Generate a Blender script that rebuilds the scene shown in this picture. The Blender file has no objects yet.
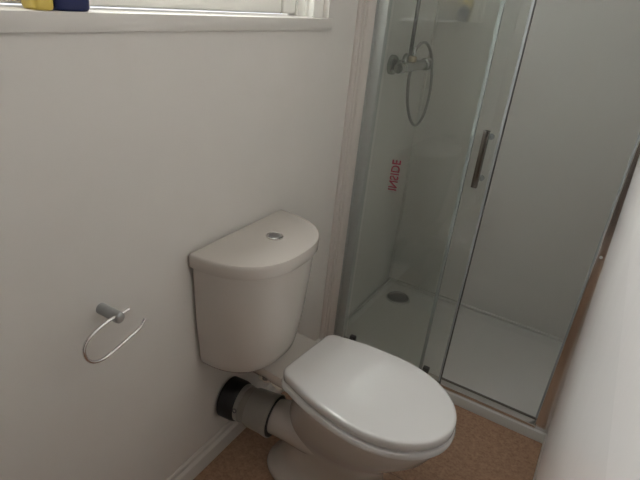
import bpy, bmesh, math
from mathutils import Vector, Matrix

# ------------------------------------------------------------------ camera, world, light, exposure
scene = bpy.context.scene
COL = scene.collection
cam_data = bpy.data.cameras.new('camera')
cam = bpy.data.objects.new('camera', cam_data)
COL.objects.link(cam)
scene.camera = cam
CAM_POS = Vector((.829, -1.7204, 1.41))
YAW, PITCH, ROLL = math.radians(28.357), math.radians(-25.4623), math.radians(6.1185)
fwd = Vector((-math.sin(YAW)*math.cos(PITCH), math.cos(YAW)*math.cos(PITCH), math.sin(PITCH)))
rgt = Vector((math.cos(YAW), math.sin(YAW), 0))
upv = rgt.cross(fwd)
r2 = rgt*math.cos(ROLL) + upv*math.sin(ROLL)
u2 = -rgt*math.sin(ROLL) + upv*math.cos(ROLL)
M = Matrix((r2, u2, -fwd)).transposed().to_4x4()
M.translation = CAM_POS
cam.matrix_world = M
cam_data.sensor_width = 36
cam_data.lens = 519.04/640*36
cam_data.clip_start = .01

world = bpy.data.worlds.new('world')
scene.world = world
world.use_nodes = True
world.node_tree.nodes['Background'].inputs['Color'].default_value = (.86, .93, 1, 1)
world.node_tree.nodes['Background'].inputs['Strength'].default_value = 1.0

# overcast daylight falling through the window
sky_light = bpy.data.lights.new('window_daylight', 'AREA')
sky_light.shape = 'RECTANGLE'
sky_light.size, sky_light.size_y = 1.15, .62
sky_light.energy = 31
sky_light.color = (1, .98, .97)
sky_ob = bpy.data.objects.new('window_daylight', sky_light)
COL.objects.link(sky_ob)
sky_ob.location = (-.13, -.87, 1.70)
sky_ob.rotation_euler = (0, math.radians(-90), 0)     # shines along +x
sky_ob.rotation_euler = Vector((1, 0, 0)).to_track_quat('-Z', 'Y').to_euler()

vs = scene.view_settings
vs.view_transform = 'Standard'
vs.look = 'None'
vs.exposure = -0.3
vs.gamma = 1
vs.use_curve_mapping = False
scene.cycles.max_bounces = 16
scene.cycles.diffuse_bounces = 10
scene.cycles.glossy_bounces = 6
scene.cycles.transparent_max_bounces = 24
scene.cycles.use_denoising = True

# ------------------------------------------------------------------ materials
def mat(name, color, rough=.5, metal=0.0, var=0.0, scale=20, bump=0.0, bump_scale=None, stretch=(1, 1, 1), coat=0, spec=.5):
    m = bpy.data.materials.new(name)
    m.use_nodes = True
    nt = m.node_tree
    b = nt.nodes['Principled BSDF']
    b.inputs['Base Color'].default_value = (*color, 1)
    b.inputs['Roughness'].default_value = rough
    b.inputs['Metallic'].default_value = metal
    b.inputs['Specular IOR Level'].default_value = spec
    b.inputs['Coat Weight'].default_value = coat
    b.inputs['Coat Roughness'].default_value = .08
    tc = nt.nodes.new('ShaderNodeTexCoord')
    mp = nt.nodes.new('ShaderNodeMapping')
    mp.inputs['Scale'].default_value = stretch
    nt.links.new(tc.outputs['Object'], mp.inputs['Vector'])
    if var:
        n = nt.nodes.new('ShaderNodeTexNoise')
        n.inputs['Scale'].default_value = scale
        n.inputs['Detail'].default_value = 5
        nt.links.new(mp.outputs['Vector'], n.inputs['Vector'])
        r = nt.nodes.new('ShaderNodeMix')
        r.data_type = 'RGBA'
        r.inputs['A'].default_value = (*[max(0, c*(1-var)) for c in color], 1)
        r.inputs['B'].default_value = (*[min(1, c*(1+var)) for c in color], 1)
        nt.links.new(n.outputs['Fac'], r.inputs['Factor'])
        nt.links.new(r.outputs['Result'], b.inputs['Base Color'])
    if bump:
        n2 = nt.nodes.new('ShaderNodeTexNoise')
        n2.inputs['Scale'].default_value = bump_scale or scale
        n2.inputs['Detail'].default_value = 4
        nt.links.new(mp.outputs['Vector'], n2.inputs['Vector'])
        bp = nt.nodes.new('ShaderNodeBump')
        bp.inputs['Strength'].default_value = bump
        bp.inputs['Distance'].default_value = .002
        nt.links.new(n2.outputs['Fac'], bp.inputs['Height'])
        nt.links.new(bp.outputs['Normal'], b.inputs['Normal'])
    return m

def floor_material():
    m = bpy.data.materials.new('speckled_brown_vinyl')
    m.use_nodes = True
    nt = m.node_tree
    b = nt.nodes['Principled BSDF']
    b.inputs['Roughness'].default_value = .5
    tc = nt.nodes.new('ShaderNodeTexCoord')
    prev = None
    for sc, c0, c1, lo, hi in ((130, (.25, .14, .085), (.42, .262, .168), .35, .65), (55, (.25, .14, .085), (.44, .275, .18), .35, .68)):
        n = nt.nodes.new('ShaderNodeTexNoise')
        n.inputs['Scale'].default_value = sc
        n.inputs['Detail'].default_value = 4
        nt.links.new(tc.outputs['Object'], n.inputs['Vector'])
        cr = nt.nodes.new('ShaderNodeValToRGB')
        cr.color_ramp.elements[0].position = lo
        cr.color_ramp.elements[1].position = hi
        cr.color_ramp.elements[0].color = (*c0, 1)
        cr.color_ramp.elements[1].color = (*c1, 1)
        nt.links.new(n.outputs['Fac'], cr.inputs['Fac'])
        if prev is None:
            prev = cr
        else:
            mx = nt.nodes.new('ShaderNodeMix')
            mx.data_type = 'RGBA'
            mx.inputs['Factor'].default_value = .5
            nt.links.new(prev.outputs['Color'], mx.inputs['A'])
            nt.links.new(cr.outputs['Color'], mx.inputs['B'])
            nt.links.new(mx.outputs['Result'], b.inputs['Base Color'])
    return m

def glass_material(name, tint, gloss_base=.04):
    m = bpy.data.materials.new(name)
    m.use_nodes = True
    nt = m.node_tree
    nt.nodes.remove(nt.nodes['Principled BSDF'])
    out = nt.nodes['Material Output']
    tr = nt.nodes.new('ShaderNodeBsdfTransparent')
    tr.inputs['Color'].default_value = (*tint, 1)
    gl = nt.nodes.new('ShaderNodeBsdfGlossy')
    gl.inputs['Roughness'].default_value = .01
    lw = nt.nodes.new('ShaderNodeLayerWeight')
    lw.inputs['Blend'].default_value = .5
    pw = nt.nodes.new('ShaderNodeMath'); pw.operation = 'POWER'; pw.inputs[1].default_value = 5
    ml = nt.nodes.new('ShaderNodeMath'); ml.operation = 'MULTIPLY_ADD'
    ml.inputs[1].default_value = 1-gloss_base; ml.inputs[2].default_value = gloss_base
    nt.links.new(lw.outputs['Facing'], pw.inputs[0])
    nt.links.new(pw.outputs[0], ml.inputs[0])
    mx = nt.nodes.new('ShaderNodeMixShader')
    nt.links.new(ml.outputs[0], mx.inputs['Fac'])
    nt.links.new(tr.outputs[0], mx.inputs[1])
    nt.links.new(gl.outputs[0], mx.inputs[2])
    nt.links.new(mx.outputs[0], out.inputs['Surface'])
    return m

def frosted_pane_material():
    m = bpy.data.materials.new('obscured_window_glass')
    m.use_nodes = True
    nt = m.node_tree
    nt.nodes.remove(nt.nodes['Principled BSDF'])
    out = nt.nodes['Material Output']
    tr = nt.nodes.new('ShaderNodeBsdfTransparent')
    tr.inputs['Color'].default_value = (.95, .97, .96, 1)
    tl = nt.nodes.new('ShaderNodeBsdfTranslucent')
    tl.inputs['Color'].default_value = (.92, .94, .93, 1)
    mx = nt.nodes.new('ShaderNodeMixShader')
    mx.inputs['Fac'].default_value = .45
    nt.links.new(tr.outputs[0], mx.inputs[1])
    nt.links.new(tl.outputs[0], mx.inputs[2])
    nt.links.new(mx.outputs[0], out.inputs['Surface'])
    return m

MT = dict(
    wall=mat('matt_wall_paint', (.63, .60, .565), .55, var=.025, scale=9, bump=.12, bump_scale=60),
    rear=mat('darkened_rear_wall', (.15, .12, .10), .6, var=.05, scale=9, bump=.1),  # dark tone invented for the unseen wall, cuts bounce light
    gloss_wall=mat('gloss_wall_board', (.82, .79, .78), .20, var=.02, scale=6, bump=.35, bump_scale=3, stretch=(1, 2.2, .12)),
    ceiling=mat('ceiling_paint', (.55, .53, .50), .7, var=.02, bump=.1),
    wet=mat('shower_wall_panel', (.56, .545, .52), .35, var=.02, scale=5, bump=.05, bump_scale=8),
    gloss=mat('white_gloss_trim', (.60, .57, .535), .35, var=.02, scale=12, bump=.06, bump_scale=30, stretch=(1, 1, .3)),
    trim=mat('pinkish_white_trim', (.57, .525, .49), .4, var=.04, scale=14, bump=.1, bump_scale=30, stretch=(3, 3, .2)),
    upvc=mat('window_plastic', (.80, .79, .75), .3, var=.02, scale=30, bump=.03),
    seam=mat('dark_joint', (.06, .05, .045), .8, var=.2, scale=40),
    ceramic=mat('vitreous_china', (.54, .50, .46), .16, var=.012, scale=4, bump=.02, bump_scale=14, coat=.4),
    seat=mat('white_seat_plastic', (.67, .655, .645), .13, var=.01, scale=4, bump=.015, bump_scale=9, coat=.3),
    tray=mat('acrylic_tray', (.55, .54, .52), .32, var=.015, scale=5, bump=.03, bump_scale=20),
    chrome=mat('polished_chrome', (.72, .71, .70), .12, 1, var=.04, scale=30, bump=.02),
    dull_chrome=mat('satin_chrome', (.36, .36, .36), .32, 1, var=.05, scale=60, bump=.03, bump_scale=120),
    alu=mat('polished_aluminium', (.70, .68, .66), .22, 1, var=.05, scale=25, bump=.03, stretch=(1, 1, .1)),
    alu_grey=mat('grey_aluminium_profile', (.40, .42, .405), .45, .2, var=.05, scale=25, bump=.03, stretch=(1, 1, .1)),
    black=mat('black_rubber', (.012, .012, .013), .45, var=.3, scale=30, bump=.08),
    grey_plastic=mat('grey_pipe_plastic', (.24, .222, .195), .42, var=.06, scale=25, bump=.05),
    grey_flange=mat('light_grey_pipe_plastic', (.28, .262, .235), .42, var=.06, scale=25, bump=.05),
    seal=mat('milky_seal_strip', (.30, .315, .315), .55, var=.05, scale=20, stretch=(1, 1, .05), spec=.2),
    dark_seal=mat('dark_seal_strip', (.05, .045, .045), .5, var=.1, scale=20),
    steel=mat('brushed_steel_handle', (.22, .205, .185), .25, 1, var=.06, scale=40, bump=.03, stretch=(1, 1, .1)),
    valve=mat('dull_valve_chrome', (.42, .43, .42), .27, .95, var=.05, scale=40, bump=.03),
    dark_chrome=mat('dark_chrome_pipe', (.12, .12, .12), .3, 1, var=.05, scale=40, bump=.03),
    lip=mat('dark_brown_lip', (.15, .13, .115), .5, var=.1, scale=20),  # even dark brown for the rail lip and the fixing bolts
    post=mat('brushed_grey_post', (.40, .41, .41), .38, .7, var=.08, scale=60, bump=.05, bump_scale=120),
    brass=mat('brass_nut', (.33, .28, .20), .3, 1, var=.1, scale=40),
    hose=mat('chrome_hose', (.27, .27, .26), .28, .75, var=.15, scale=400, bump=.3, bump_scale=600),
    red=mat('red_print', (.36, .02, .06), .5, var=.1, scale=80),
    ink=mat('dark_print', (.06, .06, .07), .5, var=.1, scale=80),
    yellow=mat('yellow_plastic', (.62, .47, .10), .35, var=.05, scale=30, bump=.02),
    yellow_cap=mat('pale_yellow_plastic', (.60, .52, .18), .35, var=.05, scale=30, bump=.02),
    blue=mat('blue_plastic', (.004, .012, .085), .5, var=.1, scale=30, bump=.02),
    sealant=mat('rough_sealant', (.70, .66, .58), .8, var=.15, scale=90, bump=.6, bump_scale=140),
    floor=floor_material(),
    glass=glass_material('clear_shower_glass', (.972, .986, .976)),
    pane=frosted_pane_material(),
)

# ------------------------------------------------------------------ mesh helpers
def bm_box(bm, lo, hi, bevel=0, seg=2):
    g = bmesh.ops.create_cube(bm, size=1)
    vs_ = g['verts']
    lo, hi = Vector(lo), Vector(hi)
    for v in vs_:
        v.co = Vector([lo[i] + (v.co[i]+.5)*(hi[i]-lo[i]) for i in range(3)])
    if bevel:
        es = list({e for v in vs_ for e in v.link_edges})
        bmesh.ops.bevel(bm, geom=es, offset=bevel, segments=seg, profile=.5, affect='EDGES')

def bm_loft(bm, rings, cap=True):
    prev = None
    first = None
    for ring in rings:
        cur = [bm.verts.new(p) for p in ring]
        if prev:
            n = len(cur)
            for i in range(n):
                bm.faces.new((prev[i], prev[(i+1) % n], cur[(i+1) % n], cur[i]))
        else:
            first = cur
        prev = cur
    if cap:
        bm.faces.new(list(reversed(first)))
        bm.faces.new(prev)

def bm_lathe(bm, prof, origin, axis, n=32):
    """prof: list of (radius, height along the axis)"""
    axis = Vector(axis).normalized()
    a = axis.orthogonal().normalized()
    b = axis.cross(a)
    o = Vector(origin)
    rings = [[o + axis*h + (a*math.cos(2*math.pi*i/n) + b*math.sin(2*math.pi*i/n))*max(r, 1e-5) for i in range(n)] for r, h in prof]
    bm_loft(bm, rings)

def smooth_path(pts, per=8):
    pts = [Vector(p) for p in pts]
    P = [pts[0]*2-pts[1]] + pts + [pts[-1]*2-pts[-2]]
    out = []
    for i in range(1, len(P)-2):
        p0, p1, p2, p3 = P[i-1:i+3]
        for k in range(per):
            t = k/per
            out.append(.5*((2*p1) + (p2-p0)*t + (2*p0-5*p1+4*p2-p3)*t*t + (3*p1-p0-3*p2+p3)*t**3))
    out.append(pts[-1])
    return out

def bm_tube(bm, pts, r, n=12):
    pts = [Vector(p) for p in pts]
    t = (pts[1]-pts[0]).normalized()
    a = t.orthogonal().normalized()
    rings = []
    for i, p in enumerate(pts):
        if 0 < i < len(pts)-1:
            t2 = (pts[i+1]-pts[i-1]).normalized()
        else:
            t2 = (pts[min(i+1, len(pts)-1)]-pts[max(i-1, 0)]).normalized()
        a = (a - t2*a.dot(t2)).normalized()
        b = t2.cross(a)
        rings.append([p + (a*math.cos(2*math.pi*k/n) + b*math.sin(2*math.pi*k/n))*r for k in range(n)])
    bm_loft(bm, rings)

def obj(name, bm, material, parent=None, smooth=None, loc=None):
    bmesh.ops.recalc_face_normals(bm, faces=bm.faces)
    me = bpy.data.meshes.new(name)
    bm.to_mesh(me)
    bm.free()
    if smooth is not None:
        for p in me.polygons:
            p.use_smooth = True
        me.set_sharp_from_angle(angle=math.radians(smooth))
    me.materials.append(MT[material])
    o = bpy.data.objects.new(name, me)
    COL.objects.link(o)
    if parent:
        o.parent = parent
        o.matrix_parent_inverse = PINV.get(parent.name, Matrix())
    return o

PINV = {}

def box(name, lo, hi, material, parent=None, bevel=0, seg=2):
    bm = bmesh.new()
    bm_box(bm, lo, hi, bevel, seg)
    return obj(name, bm, material, parent, 40 if bevel else None)

def lathe(name, prof, origin, axis, material, parent=None, n=32):
    bm = bmesh.new()
    bm_lathe(bm, prof, origin, axis, n)
    return obj(name, bm, material, parent, 40)

def tube(name, pts, r, material, parent=None, n=12):
    bm = bmesh.new()
    bm_tube(bm, pts, r, n)
    return obj(name, bm, material, parent, 50)

def thing(name, label, cat, loc, group=None):
    o = bpy.data.objects.new(name, None)
    COL.objects.link(o)
    o.location = loc
    o.empty_display_size = .05
    PINV[o.name] = Matrix.Translation(Vector(loc)).inverted()
    return tag(o, label, cat, group)

def tag(o, label, cat, group=None):
    o['label'] = label
    o['category'] = cat
    if group:
        o['group'] = group
    return o

def struct(o, label, cat):
    o['kind'] = 'structure'
    o['label'] = label
    o['category'] = cat
    return o

# ------------------------------------------------------------------ the room
W = .9305            # room width (window wall x = 0, opposite wall x = W + .012)
YB = -2.35           # wall behind the viewer
YC = .652            # back of the shower
ZC = 2.12
SILL_Z = 1.341
WY0, WY1 = -1.46, -.28
WZ1 = 2.02
WT = .11             # wall thickness

# floor: two vinyl sheets that meet in a dark joint
SEAM_Y = -.485
bm = bmesh.new()
bm_box(bm, (-WT, YB, -.05), (W+WT, YC+WT, -.002))
floor = struct(obj('floor', bm, 'seam'), 'brown speckled vinyl floor between the two white walls', 'floor')
for y0, y1 in ((YB, SEAM_Y-.0015), (SEAM_Y+.0015, YC)):
    box('vinyl_sheet', (0, y0, -.002), (W+.012, y1, 0), 'floor', floor)

# window wall with its opening
bm = bmesh.new()
bm_box(bm, (-WT, YB, 0), (0, -0.0, SILL_Z-.03))
bm_box(bm, (-WT, YB, WZ1), (0, -0.0, ZC))
bm_box(bm, (-WT, YB, SILL_Z-.03), (0, WY0, WZ1))
bm_box(bm, (-WT, WY1, SILL_Z-.03), (0, -0.0, WZ1))
struct(obj('wall_left', bm, 'wall'), 'off-white wall with the window above the toilet', 'wall')
struct(box('wall_shower_side', (-WT, 0, 0), (0, YC+WT, ZC), 'wet'), 'grey-white shower panel carrying the chrome mixer', 'wall')
struct(box('wall_back', (0, YC, 0), (W+.012, YC+WT, ZC), 'wet'), 'plain grey-white panel at the back of the shower', 'wall')
bm = bmesh.new()
bm_box(bm, (W+.012, YB, 0), (W+.012+WT, YC+WT, ZC))
# the wall board in front of the shower leans in a little above the skirting
bm_loft(bm, [[(W+.03, y, .068), (W+.001, y, .068), (W-.003, y, .25), (W-.017, y, .65), (W-.032, y, 1.1), (W-.036, y, ZC), (W+.03, y, ZC)] for y in (YB, -.024)])
struct(obj('wall_right', bm, 'gloss_wall'), 'bright glossy white wall at the right edge', 'wall')
struct(box('wall_front', (-WT, YB-WT, 0), (W+WT, YB, ZC), 'rear'), 'unseen wall opposite the shower, darkened to lower the light', 'wall')  # out of view, made dark to bring the room's light level down
struct(box('ceiling', (-WT, YB-WT, ZC), (W+.012+WT, YC+WT, ZC+.05), 'ceiling'), 'plain white ceiling', 'ceiling')

# corner bead in the shower, sealant strips at the tray
struct(box('trim_1', (0, YC-.010, .06), (.010, YC, ZC), 'wet', bevel=.003), 'narrow vertical corner bead inside the shower', 'trim')

# skirting boards
def skirting(name, side, x, y0, y1, h, t):
    s = 1 if side == 'l' else -1
    prof = [(0, 0), (t, 0), (t, h*.66), (t*.82, h*.72), (t*.55, h*.80), (t*.5, h*.93), (t*.25, h), (0, h)]
    bm = bmesh.new()
    bm_loft(bm, [[(x+s*a, y, b) for a, b in prof] for y in (y0, y1)])
    return obj(name, bm, 'gloss')
struct(skirting('baseboard_left', 'l', 0, YB, -.1, .082, .016), 'white moulded skirting board under the window wall', 'skirting board')
struct(skirting('baseboard_right', 'r', W+.012, YB, -.036, .07, .012), 'white skirting board along the bright right wall', 'skirting board')

# moulded vertical trim between window wall and shower
prof = [(0, -.100), (.008, -.100), (.014, -.096), (.014, -.089), (.007, -.086), (.007, -.083), (.016, -.080), (.017, -.070), (.011, -.067), (.011, -.064), (.021, -.060), (.025, -.050), (.026, -.030), (.026, -.016), (0, -.016)]
bm = bmesh.new()
bm_loft(bm, [[(a, b, z) for a, b in prof] for z in (0, ZC)])
struct(obj('trim_2', bm, 'trim'), 'pinkish white moulded upright trim between toilet wall and shower', 'trim')

# ------------------------------------------------------------------ window
win = bpy.data.objects.new('window_1', None)
COL.objects.link(win)
win.location = (0, (WY0+WY1)/2, SILL_Z)
PINV['window_1'] = Matrix.Translation(win.location).inverted()
struct(win, 'white framed window with obscured glass above the toilet', 'window')
box('window_sill', (-WT, WY0-.02, SILL_Z-.031), (.010, -.266, SILL_Z), 'gloss', win, .0012)
bx_glass = -.078
# stepped jambs on both sides, in plan
stp = [(-WT, WY1), (-.020, WY1), (-.020, -.333), (-.038, -.335), (-.038, -.349), (-.062, -.352), (-.062, -.36), (-WT, -.36)]
for mirror in (False, True):
    f = (lambda y: y) if not mirror else (lambda y: WY0+WY1-y)
    bm = bmesh.new()
    bm_loft(bm, [[(x, f(y), z) for x, y in stp] for z in (SILL_Z, WZ1)])
    obj('window_jamb', bm, 'upvc', win)
jy0, jy1 = WY0+.08, -.36
for ya, yb in ((jy1-.062, jy1), (jy0, jy0+.062)):
    box('sash_stile', (-.095, ya, SILL_Z+.004), (-.064, yb, WZ1-.03), 'upvc', win, .006, 3)
box('gasket', (-.09, jy1-.066, SILL_Z+.004), (-.070, jy1-.062, WZ1-.03), 'brass', win)
box('sash_rail', (-.095, jy0+.062, SILL_Z+.004), (-.066, jy1-.066, SILL_Z+.105), 'upvc', win, .005, 3)
box('sash_rail', (-.095, jy0+.062, WZ1-.09), (-.066, jy1-.066, WZ1-.03), 'upvc', win, .005, 3)
box('head_frame', (-WT, WY0+.02, WZ1-.03), (-.020, WY1-.02, WZ1), 'upvc', win)
box('window_pane', (bx_glass-.004, jy0+.062, SILL_Z+.105), (bx_glass, jy1-.066, WZ1-.09), 'pane', win)

# ------------------------------------------------------------------ shower tray
tray = thing('shower_tray', 'low white acrylic shower tray behind the glass door', 'shower tray', (.46, .3, 0))
TZ = .040
bm = bmesh.new()
def rr(x0, x1, y0, y1, r, z, n=6):
    out = []
    for cx, cy, a0 in ((x1-r, y1-r, 0), (x0+r, y1-r, 90), (x0+r, y0+r, 180), (x1-r, y0+r, 270)):
        for k in range(n+1):
            a = math.radians(a0+90*k/n)
            out.append((cx+r*math.cos(a), cy+r*math.sin(a), z))
    return out
x0, x1, y0, y1 = .002, W+.010, -.034, YC-.001
rings = [rr(x0, x1, y0, y1, .004, 0), rr(x0, x1, y0, y1, .004, TZ-.006), rr(x0+.002, x1-.002, y0+.002, y1, .006, TZ-.001), rr(x0+.006, x1-.006, y0+.006, y1-.001, .008, TZ),
         rr(.034, x1-.034, .034, y1-.036, .03, TZ), rr(.044, x1-.044, .044, y1-.046, .034, TZ-.0015), rr(.058, x1-.058, .058, y1-.060, .04, TZ-.0055), rr(.075, x1-.075, .075, y1-.077, .05, TZ-.007), rr(.2, x1-.2, .2, y1-.2, .05, TZ-.008)]
bm_loft(bm, rings)
obj('tray_body', bm, 'tray', tray, 35)
UP = TZ+.014      # upstand against the panels
box('upstand', (.010, YC-.012, TZ-.001), (W+.008, YC-.0005, UP), 'tray', tray, .003)
box('upstand', (.0005, .034, TZ-.001), (.012, YC-.0005, UP), 'tray', tray, .003)
dr = lathe('waste_cover', [(.001, -.010), (.056, -.010), (.056, .001), (.053, .005), (.040, .007), (.038, .005), (.020, .007), (.001, .008)], (.113, .512, TZ-.005), (0, 0, 1), 'dull_chrome', tray)
lathe('waste_ring', [(.060, -.006), (.064, -.006), (.063, .002), (.057, .003), (.056, -.004)], (.113, .512, TZ-.005), (0, 0, 1), 'tray', tray)

# ------------------------------------------------------------------ shower enclosure with its sliding door
enc = thing('shower_enclosure', 'glass shower enclosure with aluminium frame and open sliding door', 'shower enclosure', (.46, 0, TZ))
GT = 1.88
XL, XJ = .066, .886
DX0, DX1 = .088, .513
box('wall_profile', (.001, -.014, TZ), (.030, .022, GT), 'alu_grey', enc, .002)
box('wall_profile', (.030, -.010, TZ), (XL, .020, GT), 'alu_grey', enc, .003)
jb = box('wall_profile', (XJ, -.022, TZ), (W+.011, .022, GT), 'alu', enc, .002)
box('magnetic_strip', (XJ-.006, .000, TZ+.03), (XJ, .012, GT-.03), 'seal', jb)
for z in (.757, 1.45):
    lathe('screw_cap', [(.001, 0), (.005, 0), (.004, .002), (.001, .0025)], (XJ+.012, -.022, z), (0, -1, 0), 'tray', jb, 12)
box('bottom_rail', (XL-.01, -.026, TZ), (XJ+.004, .016, TZ+.018), 'alu', enc, .003)
box('rail_lip', (DX1, .010, TZ+.018), (XJ, .016, TZ+.021), 'lip', enc, .001)
box('top_rail', (XL-.01, -.022, GT-.045), (XJ+.004, .030, GT), 'alu', enc, .003)
fx = box('fixed_pane', (XL-.012, .003, TZ+.020), (.424, .009, GT-.03), 'glass', enc)
box('pane_edge_seal', (.419, .000, TZ+.024), (.430, .012, GT-.04), 'seal', fx)
door = box('sliding_door', (DX0, -.014, TZ+.022), (DX1, -.008, GT-.02), 'glass', enc)
box('door_edge_seal', (DX1-.004, -.016, TZ+.022), (DX1+.003, -.006, GT-.03), 'seal', door)
box('door_dark_gasket', (DX1+.003, -.016, TZ+.020), (DX1+.0065, -.006, GT-.03), 'dark_seal', door)
# handle: flat bar on two stand-offs
hx, hz0, hz1 = .477, .879, 1.069
hb = box('handle', (hx-.010, -.054, hz0), (hx+.009, -.038, hz1), 'steel', door, .002)
for z in (hz0+.025, hz1-.025):
    lathe('handle_post', [(.006, 0), (.006, .026)], (hx+.003, -.014, z), (0, -1, 0), 'chrome', hb, 16)
    lathe('handle_washer', [(.001, 0), (.010, 0), (.010, .004), (.001, .004)], (hx+.008, -.008, z), (0, 1, 0), 'seal', hb, 16)
for x in (.118, .452):
    bm = bmesh.new()
    bm_box(bm, (x-.013, -.022, TZ+.030), (x+.013, -.002, TZ+.058), .004)
    bm_lathe(bm, [(.001, 0), (.007, 0), (.007, .006), (.001, .006)], (x, -.021, TZ+.046), (0, -1, 0), 16)
    obj('guide_clip', bm, 'dark_chrome', door, 40)
# mirrored red print on the inner face of the glass
cu = bpy.data.curves.new('inside_print', 'FONT')
cu.body = 'INSIDE'
cu.size = .046
cu.extrude = .0003
cu.offset = .0006
cu.shear = .12
tmp = bpy.data.objects.new('tmp', cu)
COL.objects.link(tmp)
bpy.context.view_layer.update()
me = bpy.data.meshes.new_from_object(tmp.evaluated_get(bpy.context.evaluated_depsgraph_get()))
bpy.data.objects.remove(tmp)
xs_ = [v.co.x for v in me.vertices]
sx = .118/(max(xs_)-min(xs_))
R = Matrix(((0, 1, 0), (0, 0, 1), (1, 0, 0))).to_4x4()      # text x -> up, text y -> right, facing the shower
me.transform(Matrix.Translation((.166, -.0075, .775)) @ R @ Matrix.Diagonal((sx, 1, 1, 1)))
me.materials.append(MT['red'])
st = bpy.data.objects.new('inside_print', me)
COL.objects.link(st)
st.parent = door
st['label'] = 'red word INSIDE printed on the glass, seen in mirror writing'

# ------------------------------------------------------------------ shower mixer
mx = thing('shower_mixer', 'chrome bar shower mixer on the shower wall with looped hose', 'shower mixer', (0, .305, 1.18))
BX, BZ = .068, 1.183
for y in (.235, .375):
    fl = lathe('wall_flange', [(.001, 0), (.037, 0), (.037, .012), (.034, .018), (.018, .020), (.018, .040), (.001, .040)], (.001, y, BZ), (1, 0, 0), 'valve', mx)
    lathe('union_nut', [(.022, 0), (.024, .003), (.024, .020), (.022, .022)], (.026, y, BZ), (1, 0, 0), 'valve', fl, 6)
lathe('mixer_body', [(.010, 0), (.018, .004), (.019, .02), (.019, .20), (.018, .215), (.010, .22)], (BX, .195, BZ), (0, 1, 0), 'valve', mx)
for y0, s, kr in ((.195, -1, .020), (.415, 1, .025)):
    lathe('control_knob', [(.010, 0), (kr*.75, .002), (kr*.96, .008), (kr, .036), (kr*.88, .044), (.001, .046)], (BX, y0, BZ), (0, s, 0), 'valve', mx, 24)
lathe('outlet_nut', [(.011, 0), (.016, .002), (.017, .018), (.014, .022), (.010, .024)], (BX, .280, BZ+.016), (0, 0, 1), 'brass', mx, 12)
hose = [(BX+.004, .268, BZ-.010), (BX+.006, .262, 1.12), (BX+.008, .285, 1.040), (BX+.010, .345, .968), (BX+.010, .420, .934), (BX+.008, .500, .962), (BX+.006, .540, 1.055), (BX+.004, .520, 1.15), (BX+.004, .470, 1.222), (BX+.004, .400, 1.264), (BX+.004, .335, 1.268), (BX+.002, .293, 1.245), (BX, .281, 1.212)]
tube('hose', smooth_path(hose, 10), .0065, 'hose', mx, 10)
lathe('hose_end', [(.009, 0), (.0095, .004), (.008, .024), (.006, .030)], (BX, .281, 1.222), (0, 0, 1), 'valve', mx, 12)
rz = thing('riser_rail', 'slim chrome riser pipe rising from the shower mixer', 'shower rail', (BX, .280, 1.21))
tube('pipe', [(BX-.012, .280, 1.208), (BX-.012, .280, 1.95)], .0075, 'dark_chrome', rz)
lathe('wall_bracket', [(.016, 0), (.016, .006), (.008, .010), (.008, .066)], (.001, .280, 1.90), (1, 0, 0), 'dull_chrome', rz, 16)

# ------------------------------------------------------------------ toilet
CY = -.672
toilet = thing('toilet', 'white close-coupled toilet with closed lid against the window wall', 'toilet', (.35, -.665, 0))

def dshape(hw, depth, z, xb=.010, n=2.5, cnt=48, cr=.012):
    """flat at the wall, bowed to the room"""
    out = []
    for i in range(cnt+1):
        a = math.pi*i/cnt
        c, s = math.cos(a), math.sin(a)
        o = hw*(abs(c)**(2/n))*(1 if c > 0 else -1)
        d = depth*(s**(2/n)) if s > 1e-9 else 0
        out.append((xb+d, CY+o, z))
    return out

def resample_ring(ring):
    return ring

# tank
bm = bmesh.new()
tank = [(.4155, .120, .125), (.4175, .140, .144), (.424, .154, .158), (.436, .162, .168), (.46, .166, .173), (.56, .178, .186), (.68, .187, .194), (.762, .193, .199)]
bm_loft(bm, [dshape(hw, d, z, .012) for z, hw, d in tank])
obj('cistern_tank', bm, 'ceramic', toilet, 50)
bm = bmesh.new()
lid = [(.755, .192, .200), (.755, .200, .211), (.758, .2015, .213), (.783, .2015, .213), (.789, .2005, .212), (.792, .198, .209), (.7932, .193, .203), (.7945, .12, .12)]
bm_loft(bm, [dshape(hw, d, z, .008 + (.0 if z < .79 else .002)) for z, hw, d in lid])
obj('cistern_lid', bm, 'ceramic', toilet, 45)
fb = lathe('flush_button', [(.001, -.004), (.024, -.004), (.024, .003), (.021, .0045), (.019, .003), (.001, .0032)], (.110, -.650, .7945), (0, 0, 1), 'chrome', toilet)
lathe('button_half', [(.001, 0), (.0165, 0), (.016, .003), (.012, .004), (.001, .0045)], (.110, -.650, .7972), (0, 0, 1), 'dull_chrome', fb)

# bowl, seat and lid share one slightly turned axis
PV = Vector((.240, -.632, 0))
PA = math.radians(-4.9)
def loc2(u, w, z):
    return (PV.x + u*math.cos(PA) - w*math.sin(PA), PV.y + u*math.sin(PA) + w*math.cos(PA), z)

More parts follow.
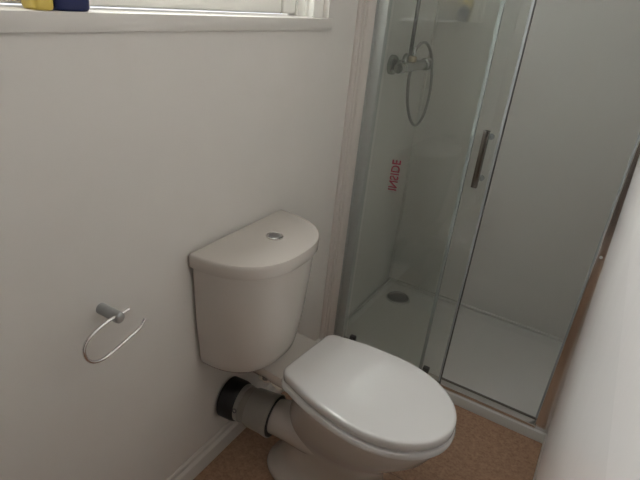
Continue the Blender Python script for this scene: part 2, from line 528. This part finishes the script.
def outline(grow=0.0, z=0, L=.456, HW=.161, k=.80, n=44, back=0.0, cr=.036):
    """egg outline: straight hinge edge at the back, round front; grow offsets it"""
    half = []
    um = .245
    def w_at(u):
        if u >= um:
            return HW*math.sqrt(max(0, 1-((u-um)/(L-um))**2))
        return HW - k*(um-u)**2
    # back corner
    cu_, wu_ = cr, w_at(cr)
    for i in range(7):
        a = math.radians(90*i/6)
        u = cr - cr*math.cos(a)
        wv = w_at(cr) - cr*.85 + cr*.85*math.sin(a)
        half.append((u+back, wv))
    for i in range(1, 10):
        u = cr + (um-cr)*i/9
        half.append((u, w_at(u)))
    for i in range(1, n//2+1):
        a = math.pi/2*i/(n//2)
        half.append((um+(L-um)*math.sin(a), HW*math.cos(a)))
    pts = half + [(u, -w_) for u, w_ in reversed(half[:-1])]
    # offset along normals
    out = []
    m = len(pts)
    for i, (u, w_) in enumerate(pts):
        a, b = pts[i-1], pts[(i+1) % m]
        t = Vector((b[0]-a[0], b[1]-a[1])).normalized()
        nn = Vector((-t.y, t.x))
        out.append((u + nn.x*grow, w_ + nn.y*grow))
    return [loc2(u, w_, z) for u, w_ in out]

def scaled(f, z):
    base = outline(-.007, z)
    cx = sum(p[0] for p in base)/len(base); cy = sum(p[1] for p in base)/len(base)
    return [(cx+(p[0]-cx)*f, cy+(p[1]-cy)*f, z) for p in base]

# lid (grow < 0 = inset)
bm = bmesh.new()
rings = [outline(-.010, .4295), outline(0, .4300), outline(.003, .4325), outline(.0035, .450), outline(.002, .4560), outline(-.001, .4588), outline(-.007, .4600), scaled(.6, .4615), scaled(.25, .462)]
bm_loft(bm, rings)
obj('seat_lid', bm, 'seat', toilet, 50)
bm = bmesh.new()
rings = [outline(-.010, .4030), outline(0, .4034), outline(.006, .4065), outline(.0075, .419), outline(.005, .4250), outline(-.010, .4268)]
bm_loft(bm, rings)
seat = obj('toilet_seat', bm, 'seat', toilet, 50)
for w_ in (-.075, .075):
    a = Vector(loc2(-.004, w_-.018, .430)); b = Vector(loc2(-.004, w_+.018, .430))
    lathe('hinge', [(.001, 0), (.009, 0), (.010, .003), (.010, .033), (.009, .036), (.001, .036)], a, b-a, 'seat', seat, 16)

# pan: foot, waist and bowl lofted as one, with the deck under the tank and the outlet
def section(z, ub, uf, hw, n=2.3, cnt=48):
    c, a = (ub+uf)/2, (uf-ub)/2
    out = []
    for i in range(cnt):
        t = 2*math.pi*i/cnt
        cc, ss = math.cos(t), math.sin(t)
        out.append(loc2(c + a*abs(cc)**(2/n)*(1 if cc > 0 else -1), hw*abs(ss)**(2/n)*(1 if ss > 0 else -1), z))
    return out
bm = bmesh.new()
pan = [(0, -.088, .340, .110, 2.8), (.014, -.090, .342, .112, 2.8), (.032, -.084, .336, .108, 2.8), (.05, -.062, .320, .094, 2.5), (.10, -.050, .308, .084, 2.4), (.16, -.040, .298, .085, 2.3), (.20, -.034, .310, .092, 2.2),
       (.245, -.026, .334, .112, 2.2), (.29, -.018, .382, .132, 2.2), (.335, -.008, .420, .147, 2.2), (.37, -.002, .437, .154, 2.25), (.388, .002, .444, .156, 2.3), (.397, .004, .444, .155, 2.3), (.401, .008, .438, .149, 2.3)]
bm_loft(bm, [section(*p) for p in pan])
# deck carrying the tank
deck = [(.335, .06, -.17, .05), (.355, .06, -.195, .085), (.376, .06, -.212, .100), (.398, .06, -.215, .106), (.411, .05, -.213, .104), (.4145, .04, -.208, .098)]
def deck_ring(z, uf, ub, hw, r=.03):
    out = []
    for cu2, cw, a0 in ((uf-r, hw-r, 0), (ub+r, hw-r, 90), (ub+r, -hw+r, 180), (uf-r, -hw+r, 270)):
        for k in range(6):
            a = math.radians(a0+90*k/5)
            out.append(loc2(cu2+r*math.cos(a), cw+r*math.sin(a), z))
    return out
bm_loft(bm, [deck_ring(*d) for d in deck])
# outlet spigot running back to the wall
sp0 = Vector((.15, -.687, .205)); sp1 = Vector((.34, -.655, .215))
bm_lathe(bm, [(.052, 0), (.054, .004), (.055, .03), (.062, .08), (.074, .14), (.082, .20)], sp0, sp1-sp0, 32)
obj('pan', bm, 'ceramic', toilet, 45)
# rough sealant under the near edge of the deck
import random
random.seed(4)
bead = [loc2(-.10+.013*k, -.088+random.uniform(-.005, .005), .366+random.uniform(-.005, .004)) for k in range(8)]
tube('sealant_bead', smooth_path(bead, 3), .0085, 'sealant', toilet, 8)
# tank fixings below the deck
for w_ in (-.075, .075):
    p = loc2(-.075, w_, .355)
    lathe('fixing_bolt', [(.001, 0), (.004, 0), (.004, .012), (.011, .012), (.011, .020), (.004, .020), (.004, .034), (.001, .034)], (p[0], p[1]-.02*(1 if w_ < 0 else -1), .360), (0, 0, 1), 'lip', toilet, 12)

# ------------------------------------------------------------------ pan connector
pc = thing('pan_connector', 'grey plastic pan connector with black collar joining toilet to wall', 'soil pipe', (0, -.685, .145))
a0 = Vector((.001, -.701, .205)); ax = (Vector((.19, -.683, .206))-a0).normalized()
lathe('rubber_collar', [(.001, 0), (.060, 0), (.066, .003), (.066, .044), (.064, .054), (.060, .058), (.052, .058), (.001, .058)], a0, ax, 'black', pc, 48)
lathe('pipe_band', [(.050, .052), (.060, .054), (.060, .072), (.057, .074), (.050, .074)], a0, ax, 'grey_flange', pc, 48)
lathe('pipe_body', [(.040, .062), (.0572, .068), (.0572, .094), (.058, .097), (.040, .102)], a0, ax, 'grey_plastic', pc, 48)
lathe('pipe_socket', [(.045, .094), (.060, .096), (.063, .100), (.0655, .150), (.068, .166), (.069, .178), (.060, .179), (.045, .170)], a0, ax, 'grey_flange', pc, 48)
lathe('rubber_lip', [(.052, .174), (.0655, .1780), (.064, .181), (.053, .1805)], a0, ax, 'black', pc, 48)
# moulded ring mark on the band
side = Vector((0, -1, .25)).normalized()
side = (side-ax*side.dot(ax)).normalized()
bm = bmesh.new()
c = a0+ax*.065+side*.0597
ring = []
tt = ax.cross(side)
for r0, h in ((.0075, 0), (.0075, .0012), (.0048, .0012), (.0048, 0)):
    ring.append([c+side*h+(ax*math.cos(2*math.pi*k/20)+tt*math.sin(2*math.pi*k/20))*r0 for k in range(20)])
bm_loft(bm, ring, False)
obj('ring_mark', bm, 'ink', pc, 40)

# ------------------------------------------------------------------ toilet paper holder
ph = thing('paper_holder', 'empty chrome toilet paper holder with open wire hook on the wall', 'paper holder', (0, -1.129, .757))
lathe('mounting_post', [(.001, 0), (.0125, 0), (.0125, .056), (.0115, .060), (.009, .062), (.001, .062)], (.0005, -1.129, .760), (1, 0, 0), 'post', ph, 24)
hook = [(.055, -1.102, .767), (.055, -1.129, .765), (.055, -1.152, .7645), (.055, -1.180, .758), (.055, -1.203, .747), (.055, -1.2145, .730), (.055, -1.212, .706), (.055, -1.198, .688), (.055, -1.176, .681), (.055, -1.150, .684), (.055, -1.115, .693), (.055, -1.085, .701), (.055, -1.076, .705), (.055, -1.069, .711), (.055, -1.061, .720)]
tube('wire_hook', smooth_path(hook, 6), .0038, 'chrome', ph, 10)

# ------------------------------------------------------------------ bottles on the sill
def bottle(name, label, y, x, w, d, h, material, cap_m, cap_h, capr):
    t = thing(name, label, 'bottle', (x, y, SILL_Z))
    bm = bmesh.new()
    def sec(z, s, n=4):
        o = []
        for i in range(40):
            a = 2*math.pi*i/40
            c, sn = math.cos(a), math.sin(a)
            o.append((x+d/2*s*abs(c)**(2/n)*(1 if c > 0 else -1), y+w/2*s*abs(sn)**(2/n)*(1 if sn > 0 else -1), SILL_Z+z))
        return o
    bm_loft(bm, [sec(.0005, .86), sec(.002, .94), (sec(.006, 1)), sec(h*.8, 1), sec(h*.9, .92), sec(h*.96, .7), sec(h, .45)])
    obj('bottle_body', bm, material, t, 40)
    lathe('bottle_cap', [(.001, 0), (capr, 0), (capr, cap_h*.85), (capr*.9, cap_h), (.001, cap_h)], (x, y, SILL_Z+h-.002), (0, 0, 1), cap_m, t, 20)
    return t
bottle('yellow_bottle', 'yellow plastic bottle on the window sill beside the blue one', -1.174, -.018, .034, .046, .125, 'yellow', 'yellow_cap', .02, .012)
bottle('blue_bottle', 'dark blue plastic bottle on the window sill beside the yellow one', -1.1225, -.018, .066, .050, .070, 'blue', 'blue', .012, .014)
